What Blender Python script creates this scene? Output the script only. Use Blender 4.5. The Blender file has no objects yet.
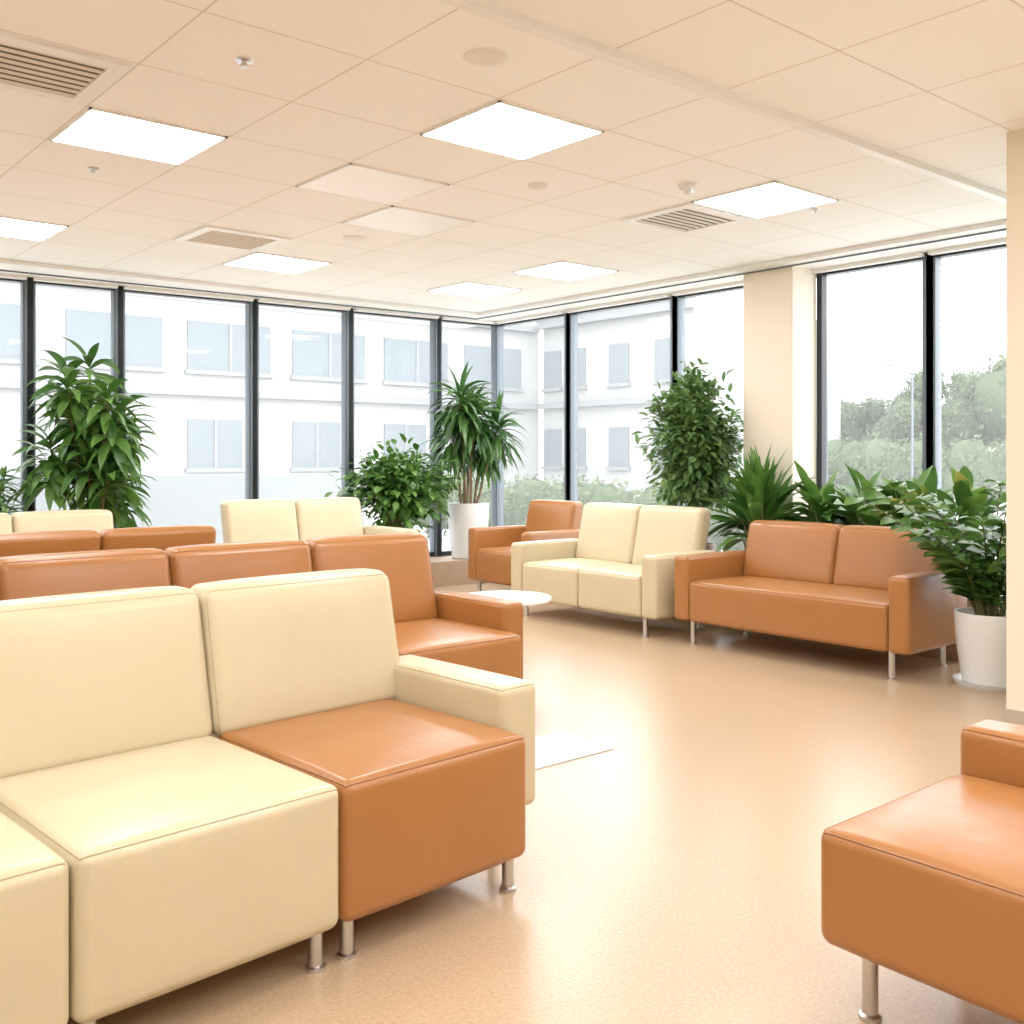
import bpy, math, random
from mathutils import Vector, Matrix
random.seed(7)
C=bpy.context.scene.collection
S=bpy.context.scene
# ---------------------------------------------------------------- materials
def nmat(name):
    m=bpy.data.materials.new(name); m.use_nodes=True
    nt=m.node_tree; b=nt.nodes.get('Principled BSDF'); return m,nt,b
def simple(name,col,rough=.5,metal=0,spec=.5,bump=0,bscale=50,var=0):
    m,nt,b=nmat(name)
    b.inputs['Base Color'].default_value=(*col,1); b.inputs['Roughness'].default_value=rough
    b.inputs['Metallic'].default_value=metal; b.inputs['Specular IOR Level'].default_value=spec
    if bump or var:
        tc=nt.nodes.new('ShaderNodeTexCoord'); n=nt.nodes.new('ShaderNodeTexNoise')
        n.inputs['Scale'].default_value=bscale; n.inputs['Detail'].default_value=4
        nt.links.new(tc.outputs['Object'],n.inputs['Vector'])
        if bump:
            bp=nt.nodes.new('ShaderNodeBump'); bp.inputs['Strength'].default_value=bump; bp.inputs['Distance'].default_value=.004
            nt.links.new(n.outputs['Fac'],bp.inputs['Height']); nt.links.new(bp.outputs['Normal'],b.inputs['Normal'])
        if var:
            mx=nt.nodes.new('ShaderNodeMixRGB'); mx.inputs[1].default_value=(*[c*(1-var) for c in col],1); mx.inputs[2].default_value=(*[min(1,c*(1+var)) for c in col],1)
            nt.links.new(n.outputs['Fac'],mx.inputs[0]); nt.links.new(mx.outputs[0],b.inputs['Base Color'])
    return m
def leather(name,col):
    m,nt,b=nmat(name); b.inputs['Roughness'].default_value=.31; b.inputs['Specular IOR Level'].default_value=.5
    tc=nt.nodes.new('ShaderNodeTexCoord')
    v=nt.nodes.new('ShaderNodeTexVoronoi'); v.inputs['Scale'].default_value=260
    n=nt.nodes.new('ShaderNodeTexNoise'); n.inputs['Scale'].default_value=5; n.inputs['Detail'].default_value=3
    for q in (v,n): nt.links.new(tc.outputs['Object'],q.inputs['Vector'])
    b1=nt.nodes.new('ShaderNodeBump'); b1.inputs['Strength'].default_value=.08; b1.inputs['Distance'].default_value=.002
    b2=nt.nodes.new('ShaderNodeBump'); b2.inputs['Strength'].default_value=.3; b2.inputs['Distance'].default_value=.02
    nt.links.new(v.outputs['Distance'],b1.inputs['Height']); nt.links.new(n.outputs['Fac'],b2.inputs['Height'])
    nt.links.new(b2.outputs['Normal'],b1.inputs['Normal']); nt.links.new(b1.outputs['Normal'],b.inputs['Normal'])
    mx=nt.nodes.new('ShaderNodeMixRGB'); mx.inputs[1].default_value=(*[c*.95 for c in col],1); mx.inputs[2].default_value=(*[min(1,c*1.05) for c in col],1)
    nt.links.new(n.outputs['Fac'],mx.inputs[0]); nt.links.new(mx.outputs[0],b.inputs['Base Color'])
    return m
ORANGE=leather('leather_terracotta',(.355,.145,.041))
CREAM=leather('leather_cream',(.585,.50,.335))
ORANGE_D=simple('piping_terracotta',(.27,.105,.03),.45)
CREAM_D=simple('piping_cream',(.46,.38,.24),.45)
STEEL=simple('brushed_steel',(.6,.6,.6),.28,1)
WHITE=simple('white_paint',(.84,.84,.84),.4)
CERAMIC=simple('white_ceramic',(.74,.75,.76),.25)
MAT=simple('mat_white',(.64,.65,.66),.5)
WALL=simple('wall_cream_paint',(.78,.70,.57),.7,bump=.1,bscale=200)
COLUMN=simple('column_paint',(.77,.70,.585),.65,bump=.05,bscale=200)
SOFFIT=simple('soffit_paint',(.85,.85,.84),.6)
BASEB=simple('baseboard_vinyl',(.42,.36,.29),.5)
PLINTH=simple('plinth_laminate',(.36,.25,.165),.5,var=.15,bscale=12)
FRAME=simple('window_frame_anodised',(.02,.025,.03),.4,.3)
GASKET=simple('window_frame_grey',(.12,.15,.18),.4,.3)
SOIL=simple('soil',(.05,.03,.02),.9,bump=.8,bscale=60)
STEM=simple('plant_stem',(.12,.12,.04),.7)
BARK=simple('bark',(.2,.13,.07),.8,bump=.5,bscale=40)
POTB=simple('brown_pot',(.24,.15,.1),.5)
def floor_mat():
    m,nt,b=nmat('vinyl_floor')
    tc=nt.nodes.new('ShaderNodeTexCoord')
    n=nt.nodes.new('ShaderNodeTexNoise'); n.inputs['Scale'].default_value=85; n.inputs['Detail'].default_value=4
    nt.links.new(tc.outputs['Object'],n.inputs['Vector'])
    r=nt.nodes.new('ShaderNodeValToRGB')
    r.color_ramp.elements[0].position=.35; r.color_ramp.elements[0].color=(.425,.29,.178,1)
    r.color_ramp.elements[1].position=.65; r.color_ramp.elements[1].color=(.515,.375,.242,1)
    nt.links.new(n.outputs['Fac'],r.inputs['Fac'])
    sx=nt.nodes.new('ShaderNodeSeparateXYZ'); nt.links.new(tc.outputs['Object'],sx.inputs[0])
    def line(out,off,pitch,w):
        a=nt.nodes.new('ShaderNodeMath'); a.operation='ADD'; a.inputs[1].default_value=-off+pitch*50
        nt.links.new(out,a.inputs[0])
        mo=nt.nodes.new('ShaderNodeMath'); mo.operation='MODULO'; mo.inputs[1].default_value=pitch; nt.links.new(a.outputs[0],mo.inputs[0])
        l=nt.nodes.new('ShaderNodeMath'); l.operation='LESS_THAN'; l.inputs[1].default_value=w; nt.links.new(mo.outputs[0],l.inputs[0]); return l.outputs[0]
    l1=line(sx.outputs['X'],2.7,2.0,.005)
    mx=nt.nodes.new('ShaderNodeMixRGB'); mx.blend_type='MULTIPLY'; mx.inputs[2].default_value=(.8,.74,.68,1)
    nt.links.new(l1,mx.inputs[0]); nt.links.new(r.outputs[0],mx.inputs[1]); nt.links.new(mx.outputs[0],b.inputs['Base Color'])
    b.inputs['Roughness'].default_value=.29
    b.inputs['Specular IOR Level'].default_value=.75
    return m
FLOOR=floor_mat()
PX,PY,OX,OY=.685,.635,1.5,3.5
def ceil_mat():
    m,nt,b=nmat('acoustic_ceiling_tile')
    tc=nt.nodes.new('ShaderNodeTexCoord'); sx=nt.nodes.new('ShaderNodeSeparateXYZ'); nt.links.new(tc.outputs['Object'],sx.inputs[0])
    def dist(out,off,p):
        a=nt.nodes.new('ShaderNodeMath'); a.operation='ADD'; a.inputs[1].default_value=-off+p*40+p/2; nt.links.new(out,a.inputs[0])
        mo=nt.nodes.new('ShaderNodeMath'); mo.operation='MODULO'; mo.inputs[1].default_value=p; nt.links.new(a.outputs[0],mo.inputs[0])
        s=nt.nodes.new('ShaderNodeMath'); s.operation='SUBTRACT'; s.inputs[1].default_value=p/2; nt.links.new(mo.outputs[0],s.inputs[0])
        ab=nt.nodes.new('ShaderNodeMath'); ab.operation='ABSOLUTE'; nt.links.new(s.outputs[0],ab.inputs[0]); return ab.outputs[0]
    mn=nt.nodes.new('ShaderNodeMath'); mn.operation='MINIMUM'
    nt.links.new(dist(sx.outputs['X'],OX,PX),mn.inputs[0]); nt.links.new(dist(sx.outputs['Y'],OY,PY),mn.inputs[1])
    lt=nt.nodes.new('ShaderNodeMath'); lt.operation='LESS_THAN'; lt.inputs[1].default_value=.0045; nt.links.new(mn.outputs[0],lt.inputs[0])
    n=nt.nodes.new('ShaderNodeTexNoise'); n.inputs['Scale'].default_value=160; n.inputs['Detail'].default_value=3; nt.links.new(tc.outputs['Object'],n.inputs['Vector'])
    r=nt.nodes.new('ShaderNodeValToRGB'); r.color_ramp.elements[0].position=.3; r.color_ramp.elements[0].color=(.87,.875,.88,1)
    r.color_ramp.elements[1].position=.5; r.color_ramp.elements[1].color=(.925,.93,.935,1); nt.links.new(n.outputs['Fac'],r.inputs['Fac'])
    mx=nt.nodes.new('ShaderNodeMixRGB'); mx.inputs[2].default_value=(.69,.66,.62,1)
    nt.links.new(lt.outputs[0],mx.inputs[0]); nt.links.new(r.outputs[0],mx.inputs[1]); nt.links.new(mx.outputs[0],b.inputs['Base Color'])
    b.inputs['Roughness'].default_value=.85; return m
CEIL=ceil_mat()
def emis(name,col,s):
    m,nt,b=nmat(name); b.inputs['Base Color'].default_value=(*col,1); b.inputs['Emission Color'].default_value=(*col,1); b.inputs['Emission Strength'].default_value=s; return m
LIT=emis('led_panel_lit',(1,.985,.965),13.5)
DIM=simple('led_panel_off',(.95,.96,.97),.35)
def glass_mat():
    m,nt,b=nmat('window_glass'); nt.nodes.remove(b); o=nt.nodes['Material Output']
    t=nt.nodes.new('ShaderNodeBsdfTransparent'); t.inputs[0].default_value=(.98,.99,.995,1)
    d=nt.nodes.new('ShaderNodeBsdfTranslucent'); d.inputs[0].default_value=(.97,.98,1,1)   # haze put into the glass: translucent veil that pales the view outside
    m0=nt.nodes.new('ShaderNodeMixShader'); m0.inputs[0].default_value=.07
    nt.links.new(t.outputs[0],m0.inputs[1]); nt.links.new(d.outputs[0],m0.inputs[2])
    g=nt.nodes.new('ShaderNodeBsdfGlossy'); g.inputs['Roughness'].default_value=.02
    f=nt.nodes.new('ShaderNodeFresnel'); f.inputs[0].default_value=1.2
    mx=nt.nodes.new('ShaderNodeMixShader'); nt.links.new(f.outputs[0],mx.inputs[0]); nt.links.new(m0.outputs[0],mx.inputs[1]); nt.links.new(g.outputs[0],mx.inputs[2]); nt.links.new(mx.outputs[0],o.inputs[0]); return m
GLASS=glass_mat()
def leaf_mat(name,c1,c2,rough=.35,c3=None,tr=.3):
    m,nt,b=nmat(name); o=nt.nodes['Material Output']
    g=nt.nodes.new('ShaderNodeNewGeometry'); r=nt.nodes.new('ShaderNodeValToRGB')
    r.color_ramp.elements[0].color=(*c1,1); r.color_ramp.elements[1].color=(*c2,1)
    if c3: e=r.color_ramp.elements.new(.8); e.color=(*c2,1); r.color_ramp.elements[-1].color=(*c3,1)
    nt.links.new(g.outputs['Random Per Island'],r.inputs['Fac']); nt.links.new(r.outputs[0],b.inputs['Base Color'])
    b.inputs['Roughness'].default_value=rough
    t=nt.nodes.new('ShaderNodeBsdfTranslucent'); nt.links.new(r.outputs[0],t.inputs[0])
    mx=nt.nodes.new('ShaderNodeMixShader'); mx.inputs[0].default_value=tr
    nt.links.new(b.outputs[0],mx.inputs[1]); nt.links.new(t.outputs[0],mx.inputs[2]); nt.links.new(mx.outputs[0],o.inputs[0]); return m
L1=leaf_mat('leaf_green',(.035,.12,.018),(.12,.25,.045),.4)
L2=leaf_mat('leaf_dark_green',(.028,.09,.02),(.08,.19,.04),.35)
L3=leaf_mat('leaf_ficus',(.06,.15,.04),(.16,.28,.08),.45)
L4=leaf_mat('leaf_croton',(.05,.14,.03),(.15,.28,.05),.35,(.5,.45,.12))
LT=leaf_mat('foliage_outdoor',(.10,.14,.075),(.19,.23,.13),1.0,tr=.45)
LTC=simple('foliage_mass',(.09,.12,.07),1.0,spec=0)
# ---------------------------------------------------------------- helpers
def empty(name,loc=(0,0,0),rz=0):
    e=bpy.data.objects.new(name,None); e.empty_display_size=.2; C.objects.link(e); e.location=loc; e.rotation_euler=(0,0,rz); return e
def mobj(name,vs,fs,mat,parent=None,smooth=False):
    me=bpy.data.meshes.new(name); me.from_pydata([tuple(v) for v in vs],[],fs); me.update()
    if mat: me.materials.append(mat)
    if smooth: me.polygons.foreach_set('use_smooth',[True]*len(me.polygons))
    o=bpy.data.objects.new(name,me); C.objects.link(o)
    if parent: o.parent=parent
    return o
def boxdata(x0,x1,y0,y1,z0,z1,vs,fs):
    n=len(vs); vs+=[(x,y,z) for z in (z0,z1) for y in (y0,y1) for x in (x0,x1)]
    fs+=[tuple(n+i for i in f) for f in ((0,2,3,1),(4,5,7,6),(0,1,5,4),(2,6,7,3),(0,4,6,2),(1,3,7,5))]
def box(name,x0,x1,y0,y1,z0,z1,mat,parent=None,bev=0):
    vs,fs=[],[]; boxdata(x0,x1,y0,y1,z0,z1,vs,fs); o=mobj(name,vs,fs,mat,parent)
    if bev: b=o.modifiers.new('b','BEVEL'); b.width=bev; b.segments=2
    return o
def axis_pts(h,r,mid):
    e=[math.tan(math.radians(45*i/4)) for i in range(1,5)]
    inner=h-r; L=[-(inner+r*t) for t in reversed(e)]
    L+=[-inner+2*inner*i/mid for i in range(mid+1)]
    L+=[inner+r*t for t in e]; return L
def tube(name,pts,rad,mat,parent=None,closed=False,n=6,vs=None,fs=None):
    own=vs is None
    if own: vs,fs=[],[]
    base=len(vs); N=len(pts); P=[Vector(p) for p in pts]
    for i,p in enumerate(P):
        a=P[(i-1)%N] if (closed or i>0) else p; b=P[(i+1)%N] if (closed or i<N-1) else p
        t=(b-a).normalized(); up=Vector((0,0,1)) if abs(t.z)<.9 else Vector((1,0,0))
        u=t.cross(up).normalized(); w=u.cross(t)
        r=rad[i] if isinstance(rad,(list,tuple)) else rad
        for k in range(n):
            an=2*math.pi*k/n; vs.append(p+u*math.cos(an)*r+w*math.sin(an)*r)
    for i in range(N if closed else N-1):
        j=(i+1)%N
        for k in range(n): fs.append((base+i*n+k,base+i*n+(k+1)%n,base+j*n+(k+1)%n,base+j*n+k))
    if own: return mobj(name,vs,fs,mat,parent,True)
def rbox(name,size,c,r,mat,parent,puff=(0,0,0),shear=0,pipe=None,pmat=None,prad=.003):
    h=[s/2 for s in size]; ax=[axis_pts(h[i],r,8) for i in range(3)]
    def mp(p):
        inn=[max(-(h[i]-r),min(h[i]-r,p[i])) for i in range(3)]
        d=Vector([p[i]-inn[i] for i in range(3)]); d.normalize(); q=Vector(inn)+d*r
        u=[max(-1,min(1,p[i]/h[i])) for i in range(3)]
        for i in range(3):
            if abs(d[i])>.5:
                j,k=(i+1)%3,(i+2)%3
                q[i]+=puff[i]*d[i]*(1-u[j]**4)*(1-u[k]**4)
        tz=(q.z+h[2])/size[2]
        q.y+=shear*tz*size[2]
        return q+Vector(c)
    idx={};vs=[];fs=[]
    def vid(i,j,k):
        key=(i,j,k)
        if key not in idx: idx[key]=len(vs); vs.append(mp((ax[0][i],ax[1][j],ax[2][k])))
        return idx[key]
    n=[len(a) for a in ax]
    for a in range(3):
        b_,c_=(a+1)%3,(a+2)%3
        for side in (0,n[a]-1):
            for i in range(n[b_]-1):
                for j in range(n[c_]-1):
                    q=[]
                    for di,dj in ((0,0),(1,0),(1,1),(0,1)):
                        t=[0,0,0]; t[a]=side; t[b_]=i+di; t[c_]=j+dj; q.append(vid(*t))
                    if side==0: q.reverse()
                    fs.append(tuple(q))
    o=mobj(name,vs,fs,mat,parent,True)
    if pipe:
        a,sgn=pipe; b_,c_=(a+1)%3,(a+2)%3; loop=[]
        def P(u,v):
            t=[0,0,0]; t[a]=sgn*h[a]; t[b_]=u; t[c_]=v; loop.append(mp(t))
        B,D=ax[b_],ax[c_]
        for u in B[:-1]: P(u,-h[c_])
        for v in D[:-1]: P(h[b_],v)
        for u in reversed(B[1:]): P(u,h[c_])
        for v in reversed(D[1:]): P(-h[b_],v)
        tube(name+'_piping',loop,prad,pmat,parent,True,6)
    return o
def lathe(name,prof,loc,mat,parent=None,n=40):
    vs,fs=[],[]
    for r,z in prof:
        for k in range(n):
            a=2*math.pi*k/n; vs.append((loc[0]+r*math.cos(a),loc[1]+r*math.sin(a),loc[2]+z))
    for i in range(len(prof)-1):
        for k in range(n): fs.append((i*n+k,i*n+(k+1)%n,(i+1)*n+(k+1)%n,(i+1)*n+k))
    o=mobj(name,vs,fs,mat,parent,True)
    m=o.modifiers.new('es','EDGE_SPLIT'); m.split_angle=math.radians(40); return o
# ---------------------------------------------------------------- sofas
def leg(name,x,y,h,par):
    lathe(name,[(0,h),(.019,h),(.019,.014),(.027,.010),(.027,0),(0,0)],(x,y,0),STEEL,par,20)
def pm(m): return ORANGE_D if m is ORANGE else CREAM_D
def sofa(name,loc,rz,mods,backs,mw=.68,D=.68,seat=.49,legh=.12,back=.91,arms='',armz=.62,armw=.14,arminset=0,armbot=None,armcol=None,one_seat=False,legs=None,lean=.22,bt=.15,bgap=.003,xback=0):
    e=empty(name,(loc[0],loc[1],0),rz)
    if armbot is None: armbot=legh
    n=len(mods); W=mw*n
    if one_seat:
        rbox('seat',(W-.004,D+.03,seat-legh),(W/2,(D+.03)/2,(seat+legh)/2),.028,mods[0],e,(0,.004,.012),pipe=(2,1),pmat=pm(mods[0]))
    else:
        for i,m in enumerate(mods):
            rbox('seat_%d'%(i+1),(mw-.006,D+.03,seat-legh),(mw*(i+.5),(D+.03)/2,(seat+legh)/2),.032,m,e,(0,.007,.016),pipe=(2,1),pmat=pm(m),prad=.0026)
    nb=len(backs); bw=W/nb
    for i,m in enumerate(backs):
        hz=back-(seat-.02)
        xw=xback if i==nb-1 else 0
        rbox('back_cushion_%d'%(i+1),(bw-bgap+xw,bt,hz),(bw*(i+.5)+xw/2,D-.01+bt/2,seat-.02+hz/2),.042,m,e,(0,.014,.008),shear=lean,pipe=(1,-1),pmat=pm(m),prad=.002)
    rbox('back_base',(W-.01,bt-.02,seat-legh-.01),(W/2,D+.03+(bt-.02)/2-.001,(seat+legh)/2),.02,backs[0],e)
    L=D+.13
    ac=armcol or backs[0]
    if 'L' in arms: rbox('arm_left',(armw,L-arminset,armz-armbot),(-armw/2-.002,arminset+(L-arminset)/2,(armz+armbot)/2),.03,ac,e,(.003,0,.003),pipe=(2,1),pmat=pm(ac),prad=.002)
    if 'R' in arms: rbox('arm_right',(armw,L-arminset,armz-armbot),(W+armw/2+.002,arminset+(L-arminset)/2,(armz+armbot)/2),.03,ac,e,(.003,0,.003),pipe=(2,1),pmat=pm(ac),prad=.002)
    if legs is None:
        legs=[.0 if 'L' in arms else .06,W-(.0 if 'R' in arms else .06)]
    k=1
    for lx in legs:
        for ly in (.06,D+.07): leg('leg_%d'%k,lx,ly,legh+.03,e); k+=1
    return e
r3=math.radians(4.2)
MW=.698; W3=MW*3
ax_,ay_=2.083-W3*math.cos(r3),2.385-W3*math.sin(r3)
a=sofa('modular_sofa',(ax_,ay_),r3,[CREAM,CREAM,ORANGE],[CREAM]*3,mw=MW,back=.935,legh=.11,arms='R',arminset=.13,armz=.61,armbot=.2,armw=.17,xback=.055,legs=[.06,MW-.05,MW+.05,2*MW-.05,2*MW+.05,W3-.04])
leg('leg_arm',W3+.12,.3,.22,a)
W4=.725*4
sofa('modular_sofa',(3.245-W4,3.71),math.radians(1),[ORANGE]*4,[ORANGE]*4,mw=.725,back=.935,arms='R',arminset=.15,armz=.62,armbot=.14,legs=[.06,.72,1.44,2.16,W4-.04])
W4=2.72
sofa('modular_sofa',(2.60,6.75),math.pi,[ORANGE]*4,[ORANGE]*4,back=.94,arms='',legs=[.06,.68,1.36,2.04,W4-.04])
sofa('loveseat',(2.82-1.5,7.55),0,[CREAM]*2,[CREAM]*2,mw=.75,back=.93,arms='')
sofa('loveseat',(3.80,7.62),0,[CREAM]*2,[CREAM]*2,mw=.69,back=.97,arms='R',armz=.7)
R=-math.pi/2
sofa('armchair',(6.13,7.97-.12),R,[ORANGE],[ORANGE],mw=.68,D=.6,seat=.46,legh=.15,back=.92,arms='LR',armz=.66,armw=.12)
sofa('loveseat',(5.65,6.74-.15),R,[CREAM]*2,[CREAM]*2,mw=.685,D=.62,seat=.46,legh=.15,back=.945,arms='LR',armz=.62,armw=.15)
sofa('sofa',(5.7,4.94-.14),R,[ORANGE]*2,[ORANGE]*2,mw=.775,D=.62,seat=.46,legh=.17,back=.87,arms='LR',armz=.635,armw=.14,one_seat=True,bgap=.001)
sofa('modular_armchair',(2.79,1.38),math.pi,[ORANGE],[ORANGE],mw=.69,D=.68,seat=.475,legh=.2,arms='L',armz=.6,armw=.16,legs=[.06,.55])
# ---------------------------------------------------------------- table
t=empty('side_table',(4.2,5.06,0))
lathe('table_top',[(0,.455),(.295,.455),(.3,.45),(.3,.435),(.29,.43),(0,.43)],(0,0,0),WHITE,t,64)
lathe('pedestal',[(.08,.43),(.03,.4),(.025,.05),(.04,.02),(.12,.012),(.12,0),(0,0)],(0,0,0),STEEL,t,32)
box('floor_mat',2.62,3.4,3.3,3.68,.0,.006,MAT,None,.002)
# ---------------------------------------------------------------- shell
CZ=2.95
def wy(x): return 9.652-.07*x
box('floor',-3.1,7.6,-3.1,10.0,-.1,0,FLOOR)
box('ceiling',-3.1,7.6,-3.1,10.0,CZ,CZ+.1,CEIL)
box('wall_left',-3.2,-3.0,-3.1,10.0,0,CZ,WALL)
box('wall_back',-3.0,5.08,-3.2,-3.0,0,CZ,WALL)
box('wall_right',5.08,5.28,-3.2,2.26,0,CZ,WALL)
box('wall_return',5.28,7.6,2.06,2.26,0,CZ,WALL)
box('baseboard_right',5.066,5.08,-3.0,2.26,0,.12,BASEB)
box('baseboard_return',5.07,7.0,2.26,2.272,0,.12,BASEB)
box('baseboard_back',-3.0,5.066,-3.0,-2.986,0,.12,BASEB)
box('baseboard_left',-3.0,-2.986,-2.986,9.0,0,.12,BASEB)
col=box('column',7.06,7.4,4.85,5.34,0,CZ,COLUMN,None,.006)
def prism(name,poly,z0,z1,mat,parent=None):
    n=len(poly); vs=[(x,y,z0) for x,y in poly]+[(x,y,z1) for x,y in poly]
    fs=[tuple(range(n-1,-1,-1)),tuple(range(n,2*n))]+[(i,(i+1)%n,n+(i+1)%n,n+i) for i in range(n)]
    return mobj(name,vs,fs,mat,parent)
zh=2.915
prism('trim_1',[(-2.99,8.95),(6.92,8.8),(6.92,2.27),(7.6,2.27),(7.6,9.3),(-2.99,10)],zh,CZ-.001,SOFFIT)
prism('trim_2',[(-2.99,9.42),(7.04,8.98),(7.04,2.28),(7.05,2.28),(7.05,8.995),(-2.99,9.435)],zh-.012,zh,GASKET)
box('trim_3',-2.99,6.9,2.78,2.83,CZ-.035,CZ,WHITE)
prism('planter_ledge',[(-2.98,9.35),(7.0,8.58),(7.0,6.85),(6.6,6.85),(6.6,3.2),(7.38,3.2),(7.38,4.84),(7.05,4.84),(7.05,5.35),(7.38,5.35),(7.38,9.08),(-2.98,9.80)],0,.26,PLINTH)
prism('wall_window_base',[(-2.98,9.80),(7.405,9.08),(7.405,2.27),(7.6,2.27),(7.6,9.3),(-2.98,10.05)],0,.26,SOFFIT)
wn=[0]
def window(p0,p1,z0=.26,z1=zh):
    wn[0]+=1
    p0=Vector((*p0,0)); p1=Vector((*p1,0)); d=(p1-p0); L=d.length; d.normalize(); ang=math.atan2(d.y,d.x)
    e=empty('window_%d'%wn[0],p0,ang)
    vs,fs=[],[]
    boxdata(-.034,.034,-.05,.07,z0,z1,vs,fs)
    boxdata(L-.034,L+.034,-.05,.07,z0,z1,vs,fs)
    boxdata(.03,L-.03,-.04,.05,z1-.045,z1,vs,fs); boxdata(.03,L-.03,-.04,.05,z0,z0+.05,vs,fs)
    mobj('frame',vs,fs,FRAME,e)
    vs,fs=[],[]; boxdata(.034,.052,-.045,.05,z0+.05,z1-.045,vs,fs); boxdata(L-.052,L-.034,-.045,.05,z0+.05,z1-.045,vs,fs); boxdata(-.036,-.018,-.055,.0,z0,z1,vs,fs)
    mobj('glazing_bead',vs,fs,GASKET,e)
    mobj('glass',[(.05,0,z0+.05),(L-.05,0,z0+.05),(L-.05,0,z1-.045),(.05,0,z1-.045)],[(0,1,2,3)],GLASS,e)
    vs,fs=[],[]; boxdata(.03,L-.03,-.12,-.06,z1-.03,z1,vs,fs); mobj('blind_cassette',vs,fs,SOFFIT,e)
xs=[-2.9,-1.4,-.1,1.15,2.477,3.23,4.505,5.55,6.63,7.46]
for i in range(len(xs)-1): window((xs[i],wy(xs[i])),(xs[i+1],wy(xs[i+1])))
ys=[9.13,7.89,6.41,5.05,3.88,2.36]
for i in range(len(ys)-1): window((7.46,ys[i]),(7.46,ys[i+1]))
box('window_jamb',7.40,7.48,4.80,4.85,.26,zh,FRAME)
# ---------------------------------------------------------------- ceiling fittings
def tile(i,j): return OX+i*PX,OX+(i+1)*PX,OY+j*PY,OY+(j+1)*PY
def panel(i,j,lit=True):
    x0,x1,y0,y1=tile(i,j); e=empty('ceiling_light_panel' if lit else 'ceiling_access_panel',((x0+x1)/2,(y0+y1)/2,CZ))
    hx,hy=PX/2-.01,PY/2-.01; vs,fs=[],[]
    for b in ((-hx,hx,-hy,-hy+.012),(-hx,hx,hy-.012,hy),(-hx,-hx+.012,-hy,hy),(hx-.012,hx,-hy,hy)): boxdata(*b,-.010,0,vs,fs)
    mobj('frame',vs,fs,WHITE,e)
    box('diffuser',-hx+.012,hx-.012,-hy+.012,hy-.012,-.008,-.001,LIT if lit else DIM,e)
for i,j in ((2,0),(0,2),(5,0),(0,6),(3,6),(6,4),(6,6),(-3,2),(-4,6),(-2,-2),(1,-4),(4,-5),(1,-7),(-4,-4),(-4,-8),(3,-8),(-2,-6)): panel(i,j)  # panels outside the view include extras added to brighten the foreground ceiling
panel(2,2,False); panel(3,3,False)
VB=simple('vent_dark',(.10,.085,.07),.7); SLAT=simple('vent_slat',(.76,.74,.70),.5)
def vent(i,j):
    x0,x1,y0,y1=tile(i,j); e=empty('ceiling_air_vent',((x0+x1)/2,(y0+y1)/2,CZ)); hx,hy=PX/2-.02,PY/2-.02
    vs,fs=[],[]
    for b in ((-hx,hx,-hy,-hy+.07),(-hx,hx,hy-.07,hy),(-hx,-hx+.07,-hy+.07,hy-.07),(hx-.07,hx,-hy+.07,hy-.07)): boxdata(*b,-.014,0,vs,fs)
    mobj('vent_frame',vs,fs,WHITE,e)
    box('vent_cavity',-hx+.07,hx-.07,-hy+.07,hy-.07,-.003,-.001,VB,e)
    vs,fs=[],[]; k=8
    for q in range(k):
        y=-hy+.085+q*(2*hy-.17)/(k-1)
        n=len(vs); vs+=[(-hx+.07,y-.008,-.005),(hx-.07,y-.008,-.005),(hx-.07,y+.006,-.014),(-hx+.07,y+.006,-.014)]; fs.append((n,n+3,n+2,n+1))
    mobj('louvres',vs,fs,SLAT,e)
vent(-1,1); vent(2,5); vent(5,1)
def disc(name,x,y,r,dep=.02):
    lathe(name,[(0,-dep),(r*.6,-dep),(r*.92,-dep*.6),(r,-.002),(r,0)],(x,y,CZ),SLAT,None,28)
disc('ceiling_speaker',2.53,3.17,.09,.012); disc('ceiling_speaker',3.95,4.46,.06,.02); disc('ceiling_speaker',3.89,6.39,.09,.012)
def det(x,y,n='sprinkler_head',s=1):
    lathe(n,[(0,-.03*s),(.016*s,-.03*s),(.018*s,-.02*s),(.01*s,-.018*s),(.01*s,-.008),(.036*s,-.006),(.04*s,0)],(x,y,CZ),STEEL,None,20)
det(1.81,3.82); det(1.845,5.78,s=.8); det(5.7,3.75,s=.8)
lathe('smoke_detector',[(0,-.055),(.025,-.055),(.03,-.03),(.05,-.028),(.055,0)],(4.61,3.88,CZ),CERAMIC,None,24)
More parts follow.
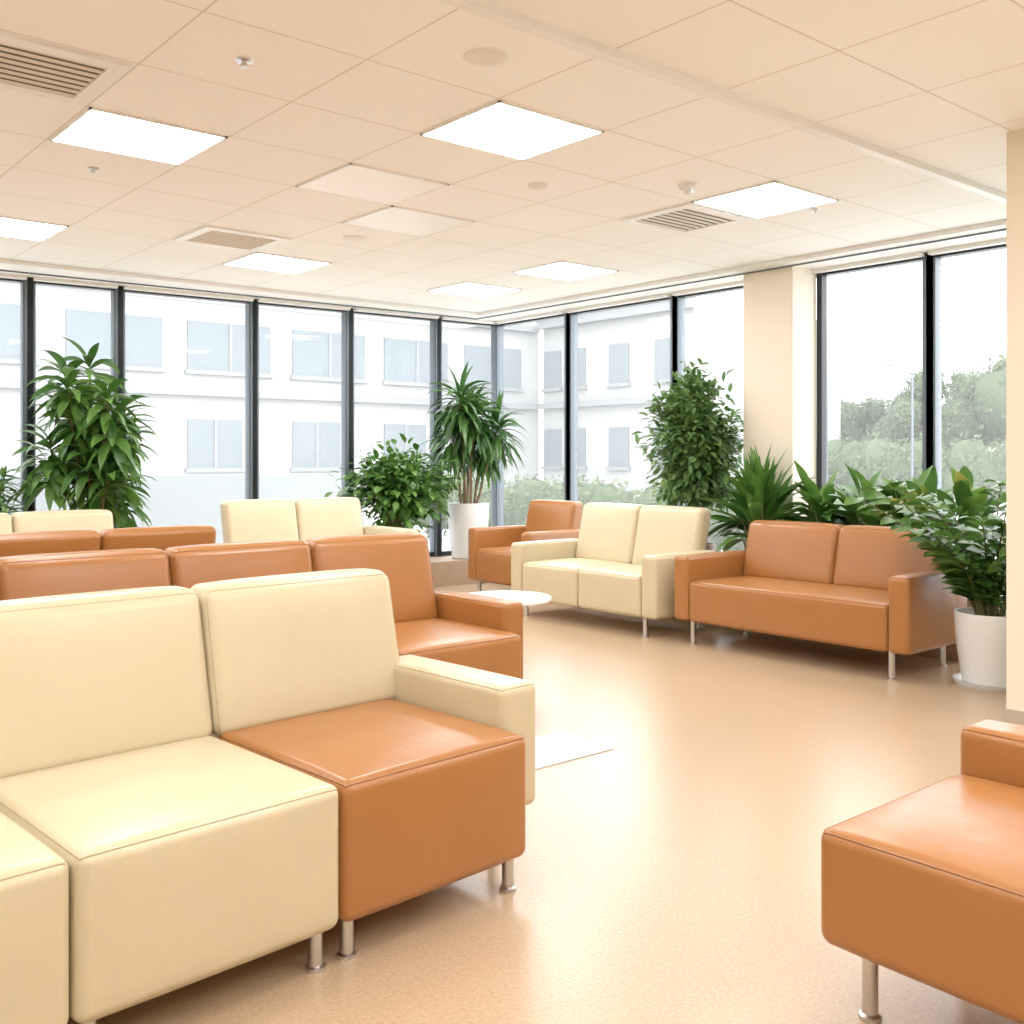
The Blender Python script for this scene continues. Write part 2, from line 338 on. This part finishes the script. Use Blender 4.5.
# ---------------------------------------------------------------- plants
ORG=[0,0,0]
def blocked(p):
    x,y,z=p.x+ORG[0],p.y+ORG[1],p.z+ORG[2]
    if x>7.33 or y>wy(x)-.10 or y<2.29: return True
    if x>7.03 and 4.82<y<5.37: return True
    if z<.27 and ORG[2]>0 : return True
    if x<6.64 and 3.08<y<4.97 and z<(.66 if x<6.25 else .9) and ORG[0]>6.2: return True
    if x<6.58 and 3.05<y<4.97 and z<.68 and 0<ORG[0]<6.2: return True
    if x<6.58 and 5.0<y<6.8 and z<.97 and ORG[0]>6.2: return True
    if y<8.62 and x<5.4 and z<.98: return True
    return False
def leafgeo(vs,fs,p,d,L,w,droop,seg=5,fold=.25,shape=.9):
    p=Vector(p); d=Vector(d).normalized(); side=d.cross(Vector((0,0,1)))
    if side.length<.05: side=Vector((random.uniform(-1,1),random.uniform(-1,1),0))
    side.normalize(); st=L/seg; nv=[]
    roll=random.uniform(-.5,.5)
    for i in range(seg+1):
        t=i/seg; ww=w*.5*max(.04,math.sin(math.pi*min(1,t**shape)))
        if i==seg: ww=.001
        up=side.cross(d).normalized(); s2=(side*math.cos(roll)+up*math.sin(roll))
        nv.append(p-s2*ww+up*ww*fold); nv.append(p.copy()); nv.append(p+s2*ww+up*ww*fold)
        if blocked(p): return
        d=(d+Vector((0,0,-droop*st/L))).normalized(); p=p+d*st
    b=len(vs); vs+=nv
    for i in range(seg):
        a=b+3*i
        fs.append((a,a+1,a+4,a+3)); fs.append((a+1,a+2,a+5,a+4))
def rdir(el0,el1,az=None):
    az=random.uniform(0,2*math.pi) if az is None else az; el=math.radians(random.uniform(el0,el1))
    return Vector((math.cos(az)*math.cos(el),math.sin(az)*math.cos(el),math.sin(el)))
def pot(e,r,h,mat,z=0,saucer=False):
    ORG[:]=[e.location.x,e.location.y,e.location.z]
    if saucer:
        lathe('saucer',[(0,z),(r*.95,z),(r*1.05,z+.03),(r*.98,z+.03),(r*.8,z+.012),(0,z+.012)],(0,0,0),mat,e); z+=.014
    lathe('pot',[(0,z),(r*.72,z),(r*.78,z+.01),(r*.95,z+h*.6),(r,z+h-.01),(r*.99,z+h),(r*.93,z+h),(r*.9,z+h-.04),(r*.88,z+h-.05)],(0,0,0),mat,e)
    lathe('soil',[(r*.9,z+h-.045),(r*.4,z+h-.035),(.001,z+h-.03)],(0,0,0),SOIL,e)
    return z+h-.04
def cane_plant(name,x,y,base,top,rad,canes,mat,potr,poth,potm,heads,nleaf=24,ll=.38,lw=.06,droop=1.2,zlow=None,el=(-10,75)):
    e=empty(name,(x,y,base)); z0=pot(e,potr,poth,potm)
    H=top-base; vs,fs=[],[]; sv,sf=[],[]
    zl=(zlow or base+poth+.2)-base
    for c in range(canes):
        a=2*math.pi*c/canes+random.uniform(-.4,.4); rr=rad*random.uniform(.3,.7) if canes>1 else 0
        sy=.45 if math.sin(a)>0 else 1
        b=Vector((math.cos(a)*potr*.35,math.sin(a)*potr*.35,z0-.01))
        zt=zl+(H-zl-ll*.55)*(((c*5)%canes)+.7)/canes
        tip=Vector((math.cos(a)*rr,math.sin(a)*rr*sy,zt))
        pts=[b.lerp(tip,i/5)+Vector((random.uniform(-.012,.012),random.uniform(-.012,.012),0)) for i in range(6)]; pts[0]=b; pts[5]=tip
        tube('',pts,[.016-.001*i for i in range(6)],None,vs=sv,fs=sf)
        for h in range(heads):
            q=tip if h==0 else b.lerp(tip,1-h*.2)+Vector((random.uniform(-.1,.1),random.uniform(-.1,.1),0))*rad*1.6
            for i in range(nleaf):
                ee=(el[0]+(el[1]-el[0])*(i/nleaf))
                leafgeo(vs,fs,q+Vector((0,0,-.14+.18*i/nleaf)),rdir(ee-8,ee+8,i*2.4+random.uniform(-.3,.3)),ll*random.uniform(.75,1.1),lw*random.uniform(.8,1.1),droop*random.uniform(.7,1.3),6)
    mobj('stems',sv,sf,BARK,e,True); mobj('leaves',vs,fs,mat,e,True); return e
def bush(name,x,y,base,top,rad,mat,potr,poth,potm,n=500,ll=.14,lw=.055,zc=None,tree=False,nb=26,spread=.23):
    e=empty(name,(x,y,base)); z0=pot(e,potr,poth,potm); vs,fs=[],[];sv,sf=[],[]
    zc0=(zc-base) if zc else z0+.15; H=top-base; cz=(zc0+H)/2; hz=(H-zc0)/2
    tips=[]
    for i in range(nb):
        d=Vector((random.gauss(0,1),random.gauss(0,1),random.gauss(0,1))).normalized()*random.uniform(.35,.85)
        tip=Vector((d.x*rad,d.y*rad,cz+d.z*hz))
        if blocked(tip): continue
        tips.append(tip)
        st=Vector((0,0,z0+(tip.z-z0)*.35)) if tree else Vector((random.uniform(-.3,.3)*potr,random.uniform(-.3,.3)*potr,z0-.01))
        mid=st.lerp(tip,.5)+Vector((0,0,.05))
        tube('',[st,mid,tip],[.009,.006,.003],None,vs=sv,fs=sf,n=5)
    if tree:
        tube('',[(0,0,z0-.01),(.02,-.01,cz*.7),(0,.02,cz+hz*.6)],[.02,.016,.006],None,vs=sv,fs=sf,n=7)
    for i in range(n):
        t=random.choice(tips); o=Vector((random.gauss(0,1),random.gauss(0,1),random.gauss(0,.9)))*rad*spread
        p=t+o; out=Vector((p.x,p.y,(p.z-cz)*.6+.1)).normalized()
        d=(out+Vector((random.gauss(0,.6),random.gauss(0,.6),random.gauss(0,.5)))).normalized()
        leafgeo(vs,fs,p,d,ll*random.uniform(.7,1.2),lw*random.uniform(.8,1.2),.7,3)
    mobj('stems',sv,sf,STEM,e,True); mobj('leaves',vs,fs,mat,e,True); return e
def rosette(name,x,y,base,top,mat,potr,poth,potm,n=40,ll=.55,lw=.11,droop=1.0,el=(15,85),ph=(.25,.6)):
    e=empty(name,(x,y,base)); z0=pot(e,potr,poth,potm); vs,fs=[],[];sv,sf=[],[]
    for i in range(n):
        d=rdir(*el); s=Vector((random.uniform(-.4,.4)*potr,random.uniform(-.4,.4)*potr,z0-.01))
        pl=(top-base-z0)*random.uniform(*ph); q=s+Vector((d.x*.3,d.y*.3,max(.6,d.z)))*pl
        if blocked(q): continue
        nb=len(vs); leafgeo(vs,fs,q,d,ll*random.uniform(.7,1.05),lw*random.uniform(.8,1.15),droop*random.uniform(.6,1.3),7,shape=.85)
        if len(vs)>nb: tube('',[s,q],[.007,.005],None,vs=sv,fs=sf,n=5)
    mobj('stems',sv,sf,STEM,e,True); mobj('leaves',vs,fs,mat,e,True); return e
def zz(name,x,y,top,potr,poth,n=20):
    e=empty(name,(x,y,0)); z0=pot(e,potr,poth,CERAMIC,0,True); vs,fs=[],[];sv,sf=[],[]
    for i in range(n):
        az=i*2.4+random.uniform(-.3,.3); lean=random.uniform(.05,.42); L=(top-z0)*random.uniform(.55,1.05)
        p=Vector((math.cos(az)*potr*.3,math.sin(az)*potr*.3,z0-.01)); d=Vector((math.cos(az)*lean,math.sin(az)*lean,1)).normalized(); pts=[p.copy()]; k=12
        for s in range(k):
            p=p+d*(L/k)
            if blocked(p): break
            d=(d+Vector((math.cos(az),math.sin(az),-.35))*.07).normalized(); pts.append(p.copy())
            if s>0:
                sd=d.cross(Vector((0,0,1))).normalized() if d.cross(Vector((0,0,1))).length>.05 else Vector((1,0,0))
                for sg in (-1,1):
                    leafgeo(vs,fs,p,(sd*sg+d*.8+Vector((0,0,random.uniform(-.1,.4)))),.2*random.uniform(.85,1.1)*(1-.3*s/k),.085,.7,4)
        tube('',pts,[.009*(1-.05*j) for j in range(len(pts))],None,vs=sv,fs=sf,n=6)
    mobj('stems',sv,sf,STEM,e,True); mobj('leaves',vs,fs,L1,e,True)
cane_plant('potted_dracaena',2.86,8.98,.26,2.36,.6,11,L1,.2,.4,CERAMIC,2,26,.36,.09,1.4,zlow=1.05,el=(-30,70))
bush('potted_shrub',1.98,9.12,.26,1.36,.3,L1,.16,.3,CERAMIC,500)
bush('potted_shrub',5.85,8.83,.26,1.35,.52,L1,.2,.32,CERAMIC,2600,.12,.06,nb=45)
cane_plant('potted_dracaena',6.80,8.82,.26,2.22,.55,7,L2,.23,.6,CERAMIC,1,85,.44,.055,1.5,zlow=1.45,el=(-35,75))
bush('potted_ficus_tree',6.98,5.80,.26,2.18,.42,L3,.18,.34,POTB,4500,.10,.045,zc=.75,tree=True,nb=70,spread=.2)
rosette('potted_aglaonema',6.82,4.98,.26,1.52,L1,.16,.3,POTB,240,.42,.08,.9,el=(0,88))
rosette('potted_aglaonema',6.97,4.54,.26,1.27,L1,.15,.28,POTB,110,.32,.11,1.1,el=(5,75),ph=(.4,.8))
rosette('potted_aglaonema',6.97,4.14,.26,1.29,L1,.15,.28,POTB,110,.32,.12,1.1,el=(5,75),ph=(.4,.8))
rosette('potted_croton',6.97,3.74,.26,1.27,L4,.15,.28,POTB,110,.31,.12,1.0,el=(5,75),ph=(.4,.8))
rosette('potted_croton',6.98,3.4,.26,1.27,L4,.13,.28,POTB,90,.31,.11,1.0,el=(5,75),ph=(.4,.8))
zz('potted_zz_plant',6.08,2.80,1.40,.2,.42,26)
# ---------------------------------------------------------------- exterior
FAC=simple('facade_render',(.325,.325,.325),.9,spec=.1); EW=simple('facade_window',(.165,.19,.205),.5,spec=.2); PAV=simple('paving',(.6,.59,.57),.8)
PAR=simple('parapet_panel',(.26,.28,.29),.7,spec=.2); SILL=simple('facade_sill',(.23,.24,.245),.8,spec=.1)
box('ground_outside',-60,120,-60,120,-.3,-.12,PAV)
box('terrace_parapet',-8,8.2,13.2,13.4,-.12,1.12,PAR)
b1=empty('office_building',(0,34,0))
box('facade',-40,30.2,0,8,-.12,11,FAC,b1)
vs,fs=[],[];ss,sf_=[],[]
k=0
for X in range(-38,30,4):
    for z in (1.0,4.4,7.8):
        w=3.1 if k%3 else 2.0
        boxdata(X,X+w,-.06,.02,z,z+1.7,vs,fs); boxdata(X-.1,X+w+.1,-.15,0,z-.15,z,ss,sf_); boxdata(X+w/2-.05,X+w/2+.05,-.1,0,z,z+1.7,ss,sf_); k+=1
mobj('facade_windows',vs,fs,EW,b1)
for z in (3.5,6.9,10.5): boxdata(-40,30,-.3,0,z,z+.25,ss,sf_)
mobj('facade_ledges',ss,sf_,SILL,b1)
b2=empty('office_building',(30,0,0))
box('facade',0,10,25,33.5,-.12,7.3,FAC,b2); vs,fs=[],[];ss,sf_=[],[]
for Y in (25.8,28.3,30.8,32.3):
    for z in (1.0,4.4): boxdata(-.06,.02,Y,Y+1.1,z,z+1.6,vs,fs); boxdata(-.15,0,Y-.1,Y+1.2,z-.15,z,ss,sf_)
mobj('facade_windows',vs,fs,EW,b2); boxdata(-.4,0,24.8,33.5,7.0,7.4,ss,sf_); boxdata(-.3,0,25,33.5,3.5,3.75,ss,sf_); mobj('facade_ledges',ss,sf_,SILL,b2)
def foliage(name,x,y,z0,clumps,n,ls,trunk=True):
    e=empty(name,(x,y,z0)); vs,fs=[],[]; cv,cf=[],[]
    for (cx,cy,cz,r) in clumps:
        nu,nv_=14,9; b=len(cv)
        for j in range(nv_+1):
            for i in range(nu):
                th=math.pi*j/nv_; ph=2*math.pi*i/nu; rr=r*.8*(1+random.uniform(-.08,.08))
                cv.append((cx+rr*math.sin(th)*math.cos(ph),cy+rr*math.sin(th)*math.sin(ph),cz+rr*math.cos(th)))
        for j in range(nv_):
            for i in range(nu): cf.append((b+j*nu+i,b+j*nu+(i+1)%nu,b+(j+1)*nu+(i+1)%nu,b+(j+1)*nu+i))
        for i in range(n):
            d=Vector((random.gauss(0,1),random.gauss(0,1),random.gauss(0,1))).normalized()*r*random.uniform(.75,1.08)
            p=Vector((cx,cy,cz))+d; u=Vector((random.gauss(0,1),random.gauss(0,1),random.gauss(0,1))).normalized(); v=u.cross(d).normalized(); s=ls*random.uniform(.6,1.3)
            b=len(vs); vs+=[p-u*s,p-v*s*.6,p+u*s,p+v*s*.6]; fs.append((b,b+1,b+2,b+3))
    mobj('leaves',vs,fs,LT,e); mobj('leaf_mass',cv,cf,LTC,e,True)
    if trunk: tube('trunk',[(0,0,0),(.05,0,clumps[0][2])],[.22,.12],BARK,e)
for i,(tx,ty,h) in enumerate([(44,27.5,5.0),(46,25.2,5.0),(43,23.2,5.0),(45,21,5.8),(42,18.6,6.2),(48,30,3.5),(44,16,6),(50,33,4)]):
    foliage('street_tree',tx,ty,-.12,[(0,0,h*.62,h*.28)]+[(random.uniform(-.35,.35)*h,random.uniform(-.35,.35)*h,h*random.uniform(.35,.85),h*random.uniform(.12,.22)) for _ in range(11)],600,.11)
cl=[(0,6+ i*.35-10,random.uniform(.5,.75),.5) for i in range(30)]
foliage('hedge',10.8,10,-.12,cl,300,.05,False)
cl=[(0,i*.45,random.uniform(.6,1.4),1.0) for i in range(28)]
foliage('hedge',36,11,-.12,cl,260,.11,False)
for (lx,ly) in ((33,21.2),(34,18.4)):
    e=empty('street_lamp',(lx,ly,-.12)); tube('pole',[(0,0,0),(0,0,4.6)],[.06,.04],GASKET,e); tube('lamp_arm',[(0,0,4.6),(0,.5,4.8),(0,1,4.8)],[.04,.03,.05],GASKET,e)
# ---------------------------------------------------------------- light
w=bpy.data.worlds.new('sky'); S.world=w; w.use_nodes=True
bg=w.node_tree.nodes['Background']; bg.inputs[0].default_value=(.97,.985,1,1); bg.inputs[1].default_value=2.8
S.view_settings.view_transform='Standard'; S.view_settings.exposure=1.0; S.view_settings.gamma=1.08; S.view_settings.look='None'
cam=bpy.data.cameras.new('camera'); co=bpy.data.objects.new('camera',cam); C.objects.link(co)
co.location=(0,0,1.35); co.rotation_euler=(math.pi/2,0,-math.asin(.644)); cam.lens=36*1017/1024; cam.sensor_width=36; cam.shift_y=-54/1024
cam.clip_end=300; S.camera=co
